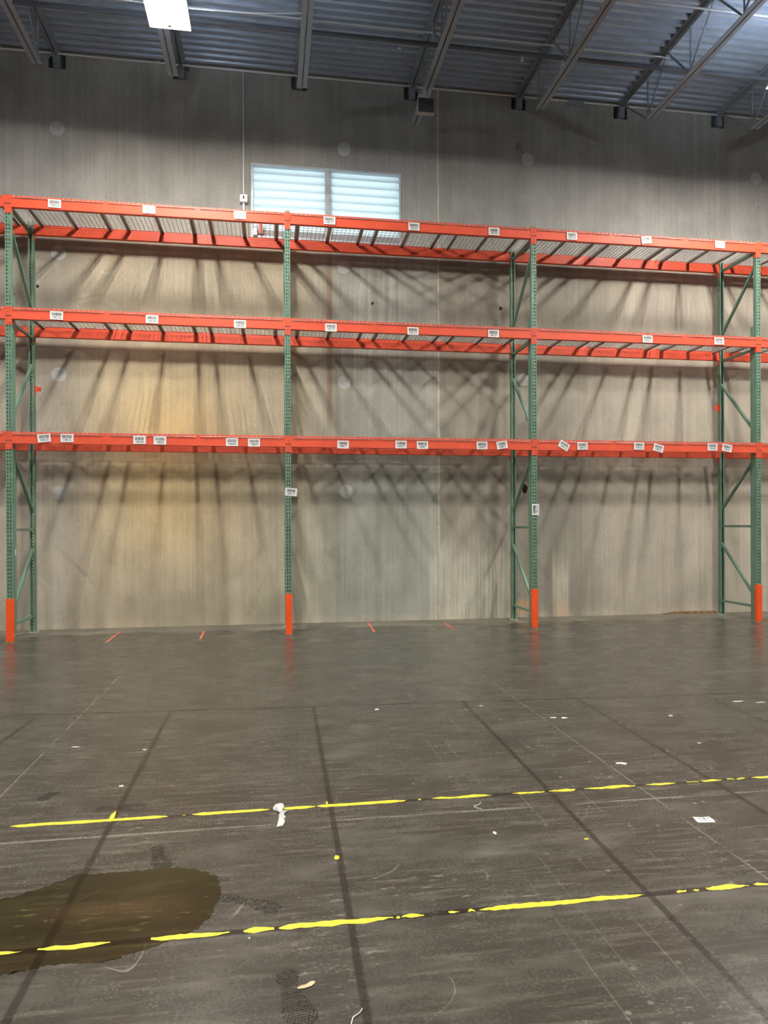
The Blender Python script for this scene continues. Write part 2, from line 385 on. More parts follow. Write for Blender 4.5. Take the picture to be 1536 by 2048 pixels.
# corrugated roof deck: ribs parallel to the wall, pitch 0.152
def roof():
    mb = MB(); pts = []; y = YW; p = 0.1524
    while y > Y0:
        pts += [(y, 8.852), (y-0.062, 8.852), (y-0.079, 8.80), (y-0.135, 8.80)]; y -= p
    n = len(pts)
    vs = [(X0, a, b) for a, b in pts] + [(X1, a, b) for a, b in pts] + [(X0, a, 9.0) for a, b in pts] + [(X1, a, 9.0) for a, b in pts]
    fs = [(i, i+1, n+i+1, n+i) for i in range(n-1)] + [(2*n+i, 2*n+i+1, 3*n+i+1, 3*n+i) for i in range(n-1)]
    mb.add(vs, fs); return mb
struct(roof(), 'ceiling', M['roofdeck'], 'corrugated steel roof deck seen from below')
jb = MB(); z = 0.0                                                # sealant bead, slightly irregular
while z < 8.78:
    w = 0.011 + random.random()*0.006; e = min(8.78, z+0.16); off = (random.random()-0.5)*0.006 - 0.012*(z/8.8 < 0.5)*(0.5-z/8.8)
    jb.box(6.247+off-w, 6.247+off+w, YW-0.007, YW+0.001, z, e+0.002); z = e
struct(jb, 'trim_1', M['sealant'], 'cream sealant bead in the vertical wall panel joint')

# ------------------------------------------------------------------ louvered window
lw = thing('louvered_window', 'twin aluminium louvered window lit by daylight, set high behind the top rack level', 'louvered window', ((LV[0]+LV[1])/2, YW, LV[2]))
lx, lz = (LV[0]+LV[1])/2, LV[2]
f = MB(); t = 0.028
for a, b, c, d in ((LV[0], LV[0]+t, LV[2], LV[3]), (LV[1]-t, LV[1], LV[2], LV[3]), (LV[0]+t, LV[1]-t, LV[3]-t, LV[3]), (LV[0]+t, LV[1]-t, LV[2], LV[2]+t)):
    f.box(a-lx, b-lx, -0.012, 0.12, c-lz, d-lz)
f.build('frame', M['alu'], lw)
mu = MB().box(4.384-lx, 4.481-lx, -0.016, 0.12, t, LV[3]-LV[2]-t)
for k in range(7): mu.disc((4.432-lx, -0.021, 0.12+k*0.16), 0.008, 0.006, 'y', 8)
mu.build('mullion', M['alu'], lw)
for a, b in ((LV[0]+t, 4.384), (4.481, LV[1]-t)):
    MB().box(a-lx, b-lx, 0.02, 0.05, t, 0.135).build('sill_flashing', M['flash'], lw)
    n = 9
    for k in range(n):
        z = 0.130 + k*0.1285
        top = min(z+0.150, LV[3]-LV[2]-t-0.001)
        b_ = MB().prism([(0.012, z), (0.015, z-0.006), (0.021, z-0.004), (0.024, z+0.004), (0.074, top), (0.071, top)], a-lx, b-lx, 'x')
        b_.build('blade', M['blade'], lw)
rh = thing('louver_actuator', 'small red and grey actuator bracket at the lower left corner of the louvered window', 'actuator', (3.30, YW-0.02, 6.30))
MB().box(0.03, 0.09, -0.05, -0.005, -0.10, 0.10).build('lever', M['orange'], rh)
MB().box(-0.06, 0.0, -0.06, -0.005, -0.13, -0.02).box(-0.05, -0.01, -0.05, -0.005, 0.0, 0.10).build('bracket', M['conduit'], rh)

# ------------------------------------------------------------------ wall details
names_r = {0.31: 'left', 4.69: 'middle', 7.72: 'right', 12.0: 'far right'}
discs = [(0.305, 7.643, 'round grey wall patch high on the left of the wall, above the racking'),
 (0.318, 5.746, 'round grey wall patch under the top shelf level, beside the left rear upright'),
 (0.317, 3.893, 'round grey wall patch under the middle shelf level, above the red hook bracket'),
 (0.316, 2.084, 'round grey wall patch under the lowest shelf level near the left upright'),
 (4.693, 7.665, 'round grey wall patch just above the louvered window'),
 (4.675, 5.752, 'round grey wall patch in shadow just below the top shelf of the middle bay'),
 (4.678, 3.888, 'round grey wall patch below the middle shelf level beside the rust run'),
 (4.711, 2.12, 'round grey wall patch below the lowest shelf of the middle bay'),
 (7.80, 7.738, 'round grey wall patch high on the bare wall right of the panel joint'),
 (7.706, 5.952, 'faint round grey wall patch between the third upright posts, top level'),
 (7.716, 4.012, 'bright round grey wall patch between the third upright posts, below the middle level'),
 (12.05, 7.721, 'faint round grey wall patch high at the right edge of the photo'),
 (11.93, 5.90, 'round grey wall patch half hidden by the right upright under the top level'),
 (12.003, 4.07, 'round grey wall patch half hidden by the right upright under the middle level'),
 (11.977, 2.125, 'round grey wall patch half hidden by the right upright under the lowest level')]
for x, z, lb in discs:
    o = MB().disc((0, 0, 0), 0.108, 0.004, 'y', 40).build('wall_patch', M['patch'], None, (x, YW-0.0045, z))
    tag(o, lb, 'wall patch', 'round mortar patches on the wall')
def blob(r, n, jit, sx=1.0, sz=1.0):
    return [(sx*r*(1+random.uniform(-jit, jit))*math.cos(2*math.pi*i/n), sz*r*(1+random.uniform(-jit, jit))*math.sin(2*math.pi*i/n)) for i in range(n)]
for x, z, r, sx, lb in ((0.015, 5.221, 0.022, 1, 'small dark chip hole in the wall beside the left rear upright'),
                  (5.149, 5.189, 0.022, 1, 'small dark chip hole in the wall right of the rust run in the middle bay'),
                  (7.318, 5.201, 0.028, 1, 'small dark chip hole in the wall left of the third rear upright'),
                  (7.727, 2.172, 0.085, 0.55, 'large ragged brown hole in the wall between the third upright posts')):
    o = MB().prism([(a*sx, b) for a, b in blob(r, 16, 0.28)], 0, 0.0012, 'y').build('chip_hole', M['hole'], None, (x, YW-0.0030, z))
    MB().prism([(a*sx, b) for a, b in blob(r*1.5, 20, 0.30)], 0.0014, 0.0028, 'y').build('spalled_rim', M['rim'], o)
    tag(o, lb, 'wall hole')
o = MB().box(-0.05, 0.05, -0.03, 0, -0.06, 0.06).build('blank_cover_plate', M['plainwall'], None, (7.66, YW, 7.94), 0.004)
tag(o, 'small square grey cover box on the wall above the high round patch', 'cover plate')
# wooden batten on the floor at the wall foot
bt = MB(); n = 26; x = 0.0
tops = [0.030+0.012*random.random() for _ in range(n+1)]
for i in range(n):
    a, b = 1.02*i/n, 1.02*(i+1)/n; sc = min(1, (i+1)/7)
    bt.box(a, b+0.001, -0.035*sc-0.008, 0.0, 0.0, tops[i]*sc)
tag(bt.build('wood_batten', M['batten'], None, (10.20, YW-0.003, 0.001)), 'thin splintered wood batten lying along the wall foot at the right', 'batten')

# conduits
c = MB().path([(-4.0, -0.03, 0), (0.0, -0.03, 0.0), (4.2, -0.03, -0.012)], 0.016, 10)
wc = thing('wall_conduit', 'long thin steel conduit running along the top of the wall', 'conduit', (4.0, YW, 8.775))
MB().path([(-9, -0.022, 0), (0, -0.022, 0), (9, -0.022, 0)], 0.015, 10).build('tube', M['conduit'], wc)
for x in (-4.5, -2.2, 1.9, 3.6, 5.5):
    MB().box(x-0.03, x+0.03, -0.04, 0, -0.02, 0.022).build('coupling', M['conduit'], wc)
vc = thing('drop_conduit', 'vertical steel conduit dropping down the wall to a switch box left of the louvered window', 'conduit', (3.095, YW, 6.32))
MB().bar((0, -0.018, 0.48), (0, -0.018, 2.44), 0.0115, n=10).build('tube', M['conduit'], vc)
MB().bar((0, -0.022, 0.0), (0, -0.022, 0.36), 0.020, n=10).build('lower_tube', M['conduit'], vc)
b = MB().box(-0.062, 0.062, -0.075, 0, 0.36, 0.485).build('switch_box', M['boxmetal'], vc, None, 0.01)
MB().box(-0.010, 0.010, -0.09, -0.075, 0.41, 0.45).build('toggle', M['black'], b)

# ------------------------------------------------------------------ roof joists
def make_joist(long_chord):
    r = thing('roof_joist', 'x', 'roof joist')
    yend = 1.0 if long_chord else 0.25; yb = -29.9
    def chord(za, zb, ya, yb_, flange_top):
        mb = MB()
        for s in (-1, 1):
            x0, x1 = sorted((s*0.010, s*0.072))
            if flange_top: mb.box(x0, x1, yb_, ya, zb-0.006, zb); mb.box(*sorted((s*0.010, s*0.016)), yb_, ya, za, zb-0.006)
            else: mb.box(x0, x1, yb_, ya, za, za+0.006); mb.box(*sorted((s*0.010, s*0.016)), yb_, ya, za+0.006, zb)
        return mb
    chord(8.735, 8.798, 1.40, yb, True).build('top_chord', M['joist'], r)
    chord(8.02, 8.085, yend, yb, False).build('bottom_chord', M['joist'], r)
    MB().box(-0.05, 0.05, 1.20, 1.41, 8.57, 8.735).build('bearing_seat', M['joist'], r)
    w = MB(); y = 1.15; p = 0.62; top = True
    ys = [1.15, 0.32, -0.30]
    while ys[-1] > yb+0.7: ys.append(ys[-1]-p)
    zt, zb = 8.745, 8.065
    for i in range(len(ys)-1):
        a = zt if i % 2 == 0 else zb; b = zb if i % 2 == 0 else zt
        w.bar((0, ys[i], a), (0, ys[i+1], b), 0.020, 0.024)
        if i % 2 == 1 and i > 0: w.bar((0, ys[i]-0.02, zb), (0, ys[i]-0.02+0.0, zt), 0.018, 0.018)
    w.build('web', M['joist'], r)
    return r
joists = {}
jl = {0.31: 'leftmost roof joist in view, running out above the far left patch', 2.14: 'roof joist running behind the bright ceiling lamp',
      3.98: 'roof joist right of the ceiling lamp, pale twin chords seen nearly end on', 5.81: 'roof joist carrying the square speaker at its wall end',
      7.64: 'roof joist next right of the speaker joist, ending over the square cover box', 9.48: 'roof joist crossing the upper right of the photo',
      11.31: 'rightmost roof joist, its wall end just inside the right edge'}
base = make_joist(False); longj = make_joist(True); used = False
for x in [0.31+1.8335*k for k in range(-1, 9)]:
    key = min(jl, key=lambda k: abs(k-x))
    if abs(key-5.81) < 0.02 and abs(x-5.81) < 0.1: o = longj
    elif not used: o = base; used = True
    else: o = copy_tree(base)
    o.location = (x, 0, 0)
    o['label'] = jl[key] if abs(key-x) < 0.2 else ('roof joist outside the left edge of the photo' if x < 0 else 'roof joist outside the right edge of the photo, number %s over' % ('next' if x < 14 else 'farther'))
    o['group'] = 'open web roof joists'
# bridging, pipes and cables between the joists
sp_ = thing('sprinkler_pipe', 'dark sprinkler pipe running across the joists near the wall', 'pipe', (5.0, -0.42, 8.42))
MB().bar((-9, 0, 0), (11, 0, 0), 0.034, n=12).build('tube', M['pipe'], sp_)
for x in (0.32, 2.13, 2.75):
    h = MB().bar((x, 0, -0.03), (x, 0, -0.085), 0.012, n=8); h.disc((x, 0, -0.10), 0.022, 0.006, 'z', 10); h.bar((x, 0, -0.085), (x, 0, -0.10), 0.006, n=6)
    h.build('sprinkler_head', M['conduit'], sp_)
for x in (-1.0, 0.75, 2.6, 4.4):
    MB().path([(x+0.05, 0.0, 0.036), (x+0.05, 0.0, 0.375)], 0.005, 6).build('hanger_rod', M['conduit'], sp_)
tag(MB().bar((-4.2, 0, 0), (7.6, 0, 0), 0.011, n=8).build('thin_conduit', M['conduit'], None, (1.9, -0.30, 8.67)), 'thin pale conduit just above the sprinkler pipe', 'conduit')
tag(MB().bar((-4.0, 0, 0), (4.0, 0, 0), 0.014, n=8).build('thin_conduit', M['conduit'], None, (11.9, -1.62, 8.50)), 'thin pale conduit crossing the roof at the upper right corner', 'conduit')
cb = []
for i in range(25):
    t_ = i/24; cb.append((-2.2+t_*6.2, 0, -0.10*(1-(2*((t_*2) % 1)-1)**2)))
tag(MB().path(cb, 0.007, 6).build('roof_cable', M['conduit'], None, (0, -0.98, 8.30)), 'pale cable drooping between the joists beside the lamp', 'cable')
tag(MB().path([(-9, 0, 0), (11, 0, 0)], 0.018, 4).build('joist_bridging', M['joist'], None, (5, -2.1, 8.72)), 'thin bridging angle tying the joist tops together', 'bridging')
# junction bits by the wall at the ceiling
tag(MB().box(-0.14, 0.14, -0.06, 0, -0.05, 0.03).build('ledger_clip', M['joist'], None, (8.65, YW, 8.755)), 'small dark steel clip at the top of the wall between two joist pockets', 'clip')
for x, lab in ((7.64, 'dark square joist pocket frame right of the speaker'), (9.48, 'dark square joist pocket frame under the upper right joist'),
               (11.31, 'dark square joist pocket frame near the right edge')):
    pass
# loudspeaker
s = thing('loudspeaker', 'small square wall-facing loudspeaker hung from the joist end above the louvered window', 'speaker', (5.775, -0.02, 7.745))
MB().box(-0.125, 0.125, -0.055, 0.035, -0.115, 0.115).build('cabinet', M['housing'], s, None, 0.015)
MB().box(-0.112, 0.112, -0.060, -0.0545, -0.102, 0.102).build('grille', M['grille'], s, None, 0.004)
rg = MB()
for r in (0.030, 0.062, 0.088):
    pts = [(r*math.cos(2*math.pi*i/36), -0.062, r*math.sin(2*math.pi*i/36)) for i in range(37)]
    rg.path(pts, 0.0028, 5)
rg.disc((0, -0.066, 0), 0.012, 0.006, 'y', 16)
rg.build('grille_rings', M['pipe'], s)
MB().box(-0.105, 0.03, -0.02, 0.06, 0.118, 0.185).build('junction_box', M['cream'], s, None, 0.006)
MB().box(-0.012, 0.012, 0.0, 0.03, 0.185, 0.28).build('hanger', M['conduit'], s)
MB().path([(0.05, -0.03, 0.12), (0.07, -0.04, 0.17), (0.055, -0.03, 0.24), (0.06, -0.02, 0.36)], 0.005, 6).build('wire', M['cream'], s)

# ------------------------------------------------------------------ ceiling lamps
def make_lamp():
    r = thing('ceiling_lamp', 'x', 'lamp')
    mb = MB().box(-0.245, 0.245, -0.62, 0.62, 0.008, 0.055)
    mb.box(-0.17, 0.17, -0.5, 0.5, 0.055, 0.10); mb.build('housing', M['fixture'], r, None, 0.004)
    MB().box(-0.24, 0.24, -0.612, 0.612, 0.0, 0.007).build('diffuser', M['lamp'], r)
    MB().box(0.18, 0.235, -0.58, 0.58, 0.056, 0.060).box(-0.235, -0.18, -0.58, 0.58, 0.056, 0.060).build('added_glow_strip', M['added_glow'], r)  # added glowing strips on the housing, to brighten ceiling and upper wall
    for x in (-0.10, 0.10): MB().box(x-0.016, x+0.016, -0.56, 0.56, -0.003, -0.0005).build('led_strip', M['led'], r)
    MB().disc((0.0, 0.545, -0.012), 0.022, 0.011, 'z', 20).build('sensor', M['housing'], r)
    for y in (-0.4, 0.4): MB().path([(-0.2, y, 0.055), (-0.17, y, 0.36)], 0.003, 5).path([(0.2, y, 0.055), (-0.17, y, 0.36)], 0.003, 5).build('hanger_wire', M['conduit'], r)
    return r
lamp = make_lamp()
def lamp_label(x, y):
    if y > -3: return {2.31: 'bright flat ceiling lamp cut by the top edge of the photo', 10.6: 'ceiling lamp just outside the right edge near the wall',
                       -6.0: 'ceiling lamp near the wall beyond the left edge', 18.9: 'ceiling lamp near the wall beyond the right edge',
                       -14.3: 'ceiling lamp near the wall in the far left of the hall', 27.2: 'ceiling lamp near the wall in the far right of the hall'}[x]
    row = {-7.8: 'second', -13.6: 'third'}[y]
    colm = {-14.3: 'far left', -6.0: 'left', 2.31: 'centre left', 10.6: 'centre right', 18.9: 'right', 27.2: 'far right'}[x]
    return 'ceiling lamp in the %s row from the wall, %s of the hall' % (row, colm)
for i, (x, y) in enumerate([(2.31, -1.99)] + [p for p in LAMP_XY if p != (2.31, -1.99)]):
    o = lamp if i == 0 else copy_tree(lamp)
    o.location = (x, y, LAMP_Z); o['label'] = lamp_label(x, y); o['group'] = 'flat ceiling lamps'

# ------------------------------------------------------------------ pallet rack
PX = [0.0, 3.7474, 7.4479, 11.202]
PITCH_ = 3.734
XL, XR = PX[0]-PITCH_, PX[3]+PITCH_
CW = 0.038                                                        # half width of a column
LEVEL = {'A': 2.864, 'C': 4.5535, 'D': 6.070}
BH = 0.160; RD = 1.0589; HT = 6.10
def cell(mb, P, u0, u1, v0, v1, hole):
    """a rectangle with a hole, as four quads; P maps (u, v, t) to a point, t = 0 outer face, 1 inner face"""
    outer = [(u0, v0), (u1, v0), (u1, v1), (u0, v1)]
    n = 4; vs = [P(*p, 0) for p in outer] + [P(*p, 0) for p in hole] + [P(*p, 1) for p in hole] + [P(*p, 1) for p in outer]
    fs = []
    for i in range(4):
        j = (i+1) % 4
        fs += [(i, j, 4+j, 4+i), (4+i, 4+j, 8+j, 8+i), (12+i, 8+i, 8+j, 12+j)]
    mb.add(vs, fs)
def column(mb, y0, sgn, h):
    """punched C-shaped post: web at y0, flanges running towards y0 + sgn*0.076, lips at the end"""
    T = 0.0025
    Pf = lambda u, v, t: (u, y0 + sgn*t*T, v)
    p = 0.0508; n = int(h/p)
    for k in range(n):
        z0, z1 = k*p, (k+1)*p if k < n-1 else h; zc = z0+p/2
        for c0, c1, xc in ((-CW, 0, -0.0165), (0, CW, 0.0165)):
            cell(mb, Pf, c0, c1, z0, z1, [(xc-0.0045, zc-0.014), (xc+0.0045, zc-0.014), (xc+0.0095, zc+0.013), (xc-0.0095, zc+0.013)])
        for s in (-1, 1):
            Ps = lambda u, v, t, s=s: (s*(CW - t*T), y0 + sgn*u, v)
            cell(mb, Ps, 0.0, 0.076, z0, z1, [(0.052, zc-0.006), (0.062, zc-0.006), (0.062, zc+0.006), (0.052, zc+0.006)])
    for s in (-1, 1):
        a, b = sorted((s*CW, s*0.014)); yy = sorted((y0+sgn*0.0735, y0+sgn*0.076))
        mb.box(a, b, yy[0], yy[1], 0, h)
    return mb
BR = [(0.24, 0.24), (1.53, 1.53), (4.38, 4.38), (5.93, 5.93)]
DG = [(1.24, 0.36), (1.80, 2.66), (3.98, 3.02), (4.80, 5.72)]     # (height at the rear column, height at the front column)
def make_frame():
    r = thing('upright_frame', 'x', 'upright frame')
    column(MB(), 0.0, 1, HT).build('column', M['green'], r)
    column(MB(), RD, -1, HT).build('column', M['green'], r)
    re = MB(); p = 0.0508; n = int(4.75/p)
    for s in (-1, 1):
        Ps = lambda u, v, t, s=s: (s*(CW+0.004 - t*0.003), 0.077 + u, v)
        for k in range(n):
            z0, z1 = k*p+0.02, (k+1)*p+0.02; zc = z0+p/2
            cell(re, Ps, 0.0, 0.074, z0, z1, [(0.052, zc-0.006), (0.062, zc-0.006), (0.062, zc+0.006), (0.052, zc+0.006)])
    re.box(-CW-0.004, CW+0.004, 0.0765, 0.0785, 0.02, 4.75); re.box(-CW-0.004, CW+0.004, 0.149, 0.151, 0.02, 4.75)
    re.build('column_reinforcement', M['green'], r)
    for a, b in BR: MB().box(-0.019, 0.019, 0.06, RD-0.045, a-0.019, a+0.019).build('horizontal_brace', M['green'], r)
    for a, b in DG:
        MB().bar((0, RD-0.04, a), (0, 0.06, b), 0.038, 0.038, 4).build('diagonal_brace', M['green'], r)
    for y in (-0.02, RD-0.10):
        fp = MB().box(-0.065, 0.065, y, y+0.125, 0.0, 0.008)
        for bx in (-0.052, 0.052): fp.disc((bx, y+0.062, 0.008), 0.009, 0.018, 'z', 8)
        fp.build('foot_plate', M['bolt'] if y > 0.5 else M['green'], r)
    gd = MB(); gh = 0.597
    gd.box(-0.046, 0.046, -0.012, -0.004, 0.009, gh); gd.box(-0.046, -0.041, -0.004, 0.055, 0.009, gh); gd.box(0.041, 0.046, -0.004, 0.055, 0.009, gh)
    g_ = gd.build('post_guard', M['guard'], r, None, 0.0015)
    for z in (0.10, gh-0.06):
        for s in (-1, 1): MB().disc((s*0.050-0.004, 0.035, z), 0.008, 0.008, 'x', 8).build('bolt', M['bolt'], g_)
    return r
fr_lab = {0: 'green upright frame at the left edge, small white sticker on its side', 1: 'second green upright frame from the left, its rear post hidden behind the front post',
          2: 'third green upright frame from the left, standing right of the wall joint', 3: 'green upright frame at the right edge of the photo'}
frames = []
f0 = make_frame()
for i, x in enumerate(PX):
    o = f0 if i == 0 else copy_tree(f0)
    o.location = (x, 0, 0); o['label'] = fr_lab[i]; o['group'] = 'green upright frames of the rack'; frames.append(o)
for x, lb in ((XL, 'green upright frame beyond the left edge of the photo'), (XR, 'green upright frame beyond the right edge of the photo')):
    o = copy_tree(f0); o.location = (x, 0, 0); o['label'] = lb; o['group'] = 'green upright frames of the rack'
o = MB().box(-0.0012, 0.0, -0.017, 0.017, -0.045, 0.045).build('post_sticker', M['paper'], None, (PX[0]+CW+0.006, 0.11, 1.225))
tag(o, 'small blank white sticker on the side of the left upright', 'sticker')

def make_beam(L, front):
    """beam along X centred at 0; its outer face at y = 0, body towards +y; rear beams are mirrored"""
    r = thing('rack_beam', 'x', 'rack beam'); h = L/2 - CW - 0.001
    s = 1 if front else -1
    prof = [(0.0, -BH), (0.066, -BH), (0.066, -0.040), (0.040, -0.040), (0.040, 0.0), (0.0, 0.0)]
    pr = [(s*a, b) for a, b in prof]
    MB().prism(pr, -h, h, 'x').build('beam_rail', M['orange'], r, None, 0.003)
    for e in (-1, 1):
        cn = MB(); xa, xb = (e*h, e*(h+0.037))
        lo, hi = min(xa, xb), max(xa, xb); H = 0.244; nrow = 5; p = H/nrow; z0 = -0.238
        Pf = lambda u, v, t: (u, s*(-0.006 + t*0.004), v)
        for k in range(nrow):
            zc = z0 + k*p + p/2; xc = (lo+hi)/2 - e*0.0
            cell(cn, Pf, lo, hi, z0+k*p, z0+(k+1)*p, [(xc-0.0045, zc-0.006), (xc+0.0045, zc-0.006), (xc+0.0045, zc+0.006), (xc-0.0045, zc+0.006)])
        ya, yb = sorted((-0.006*s, 0.055*s))
        a, b = sorted((e*(h-0.003), e*h)); cn.box(a, b, ya, yb, z0, 0.006)
        c_ = cn.build('connector', M['orange'], r)
        ya, yb = sorted((-0.009*s, -0.006*s))
        MB().box(e*(h+0.010)-0.006, e*(h+0.010)+0.006, ya, yb, -0.128, -0.112).box(e*(h+0.030)-0.004, e*(h+0.030)+0.004, ya, yb, -0.122, -0.112).build('locking_pin', M['black'], c_)
    return r
BAYS = [(XL, PX[0], 'bay beyond the left edge'), (PX[0], PX[1], 'left bay'), (PX[1], PX[2], 'middle bay'), (PX[2], PX[3], 'right bay'), (PX[3], XR, 'bay cut by the right edge')]
lev_lab = {'A': 'lowest', 'C': 'middle', 'D': 'top'}
# ---- wire decks
DW, NWIRE = 1.165, 19
def make_deck():
    r = thing('wire_deck', 'x', 'wire deck'); mb = MB(); R = 0.0039
    ya, yb = -0.004, RD+0.004; zt = 0.004
    for i in range(NWIRE):
        x = -DW/2 + 0.008 + i*(DW-0.016)/(NWIRE-1)
        mb.bar((x, ya, zt), (x, yb, zt), R, n=5)
        mb.bar((x, ya-0.001, zt+0.002), (x, ya-0.001, -0.032), R, n=5); mb.bar((x, yb+0.001, zt+0.002), (x, yb+0.001, -0.032), R, n=5)
    for k in range(11):
        y = 0.045 + k*(RD-0.09)/10
        mb.bar((-DW/2, y, zt-0.005), (DW/2, y, zt-0.005), R, n=5)
    for y in (ya-0.005, yb+0.005): mb.bar((-DW/2, y, -0.032), (DW/2, y, -0.032), R, n=5)
    mb.build('wire_mesh', M['deck'], r)
    for x in (-0.483, 0.0, 0.483):
        c = MB().box(x-0.019, x+0.019, 0.043, RD-0.043, -0.0075, -0.004); c.box(x-0.019, x-0.0165, 0.043, RD-0.043, -0.038, -0.0075); c.box(x+0.0165, x+0.019, 0.043, RD-0.043, -0.038, -0.0075)
        c.box(x-0.030, x-0.019, 0.043, RD-0.043, -0.038, -0.0355); c.box(x+0.019, x+0.030, 0.043, RD-0.043, -0.038, -0.0355)
        c.build('support_channel', M['channel'], r)
    return r
deck0 = make_deck(); dused = False
beams = {}
pos_w = ['left', 'centre', 'right']
for bi, (xa, xb, bn) in enumerate(BAYS):
    L = xb-xa; key = round(L, 3)
    for lv in 'ACD':
        for side in ('front', 'rear'):
            k = (key, side)
            if k not in beams: beams[k] = make_beam(L, side == 'front'); o = beams[k]
            else: o = copy_tree(beams[k])
            o.location = ((xa+xb)/2, 0.0 if side == 'front' else RD, LEVEL[lv])
            o['label'] = 'orange %s beam of the %s shelf level in the %s' % (side, lev_lab[lv], bn)
            o['group'] = 'orange rack beams'
        inner = [0, 1, 2] if bi in (1, 2, 3) else ([2] if bi == 0 else [0])
        gaps = {('A', 1): (-0.02, 0, 0.01), ('A', 2): (0.03, 0.01, 0.0), ('D', 2): (0.0, -0.04, 0.03), ('D', 1): (0, 0.01, 0.02), ('C', 1): (0, 0.03, 0.0),
                ('A', 3): (0.0, 0.03, 0.0), ('C', 3): (-0.01, -0.01, 0.02), ('D', 3): (-0.01, -0.01, 0.02)}.get((lv, bi), (0, 0, 0))
        for j in inner:
            o = deck0 if not dused else copy_tree(deck0); dused = True
            pit = (L-0.076)/3; cx = xa + 0.038 + pit*(j+0.5)
            d = gaps[j]
            if j == 0: d = max(d, -0.02)
            d = max(-(pit-DW)/2+0.008, min(d, (pit-DW)/2-0.008))
            o.location = (cx+d, 0, LEVEL[lv])
            o['label'] = 'wire deck, %s third of the %s level in the %s' % (pos_w[j], lev_lab[lv], bn)
            o['group'] = 'wire decks of the rack'
# spare red beam hooks on the rear posts
for x, z, s, lb in ((PX[0]+CW+0.001, 3.62, 1, 'red hook bracket on the left rear upright below the middle level'), (PX[3]-CW-0.001, 3.58, -1, 'red hook bracket on the left side of the right rear upright')):
    mb = MB().box(*sorted((0.0, s*0.004)), -0.05, 0.03, -0.07, 0.06).box(*sorted((0.0, s*0.085)), -0.004, 0.0, -0.03, 0.035).box(*sorted((s*0.06, s*0.085)), -0.02, 0.0, -0.025, 0.03)
    tag(mb.build('hook_bracket', M['orange'], None, (x, RD-0.02, z), 0.002), lb, 'bracket')

# ------------------------------------------------------------------ rack location labels
def text_mesh(s, size):
    cu = bpy.data.curves.new('t', 'FONT'); cu.body = s; cu.size = size; cu.align_x = 'CENTER'; cu.align_y = 'CENTER'; cu.offset = size*0.018
    o = bpy.data.objects.new('t', cu); COL.objects.link(o)
    me = bpy.data.meshes.new_from_object(o.evaluated_get(bpy.context.evaluated_depsgraph_get()))
    bpy.data.objects.remove(o, do_unlink=True); bpy.data.curves.remove(cu)
    return me
def bars(mb, seed, w, z0, z1, y):
    rnd = random.Random(seed); x = -w/2
    while x < w/2-0.004:
        bw = rnd.choice((0.0022, 0.0032, 0.0048)); mb.box(x, min(x+bw, w/2), y-0.0004, y, z0, z1); x += bw + rnd.choice((0.0016, 0.0022, 0.0034))
    return mb
def rack_label(code, x, z, deg, where, y=-0.0105, place=None):
    r = thing('rack_label', 'white rack label reading %s, %s' % (code, where), 'label', (x, y, z), 'white barcode labels on the rack')
    r.rotation_euler = (0, -math.radians(deg), 0)
    MB().box(-0.084, 0.084, -0.0006, 0.0006, -0.056, 0.056).build('card', M['paper'], r)
    bars(MB(), code, 0.128, -0.002, 0.040, -0.0007).build('barcode', M['ink'], r)
    me = text_mesh(code, 0.043); me.materials.append(M['ink'])
    t = bpy.data.objects.new('printed_code', me); COL.objects.link(t); t.parent = r
    t.location = (0, -0.0012, -0.026); t.rotation_euler = (math.pi/2, 0, 0); t.scale = (1.0, 1.0, 1.0)
    return r
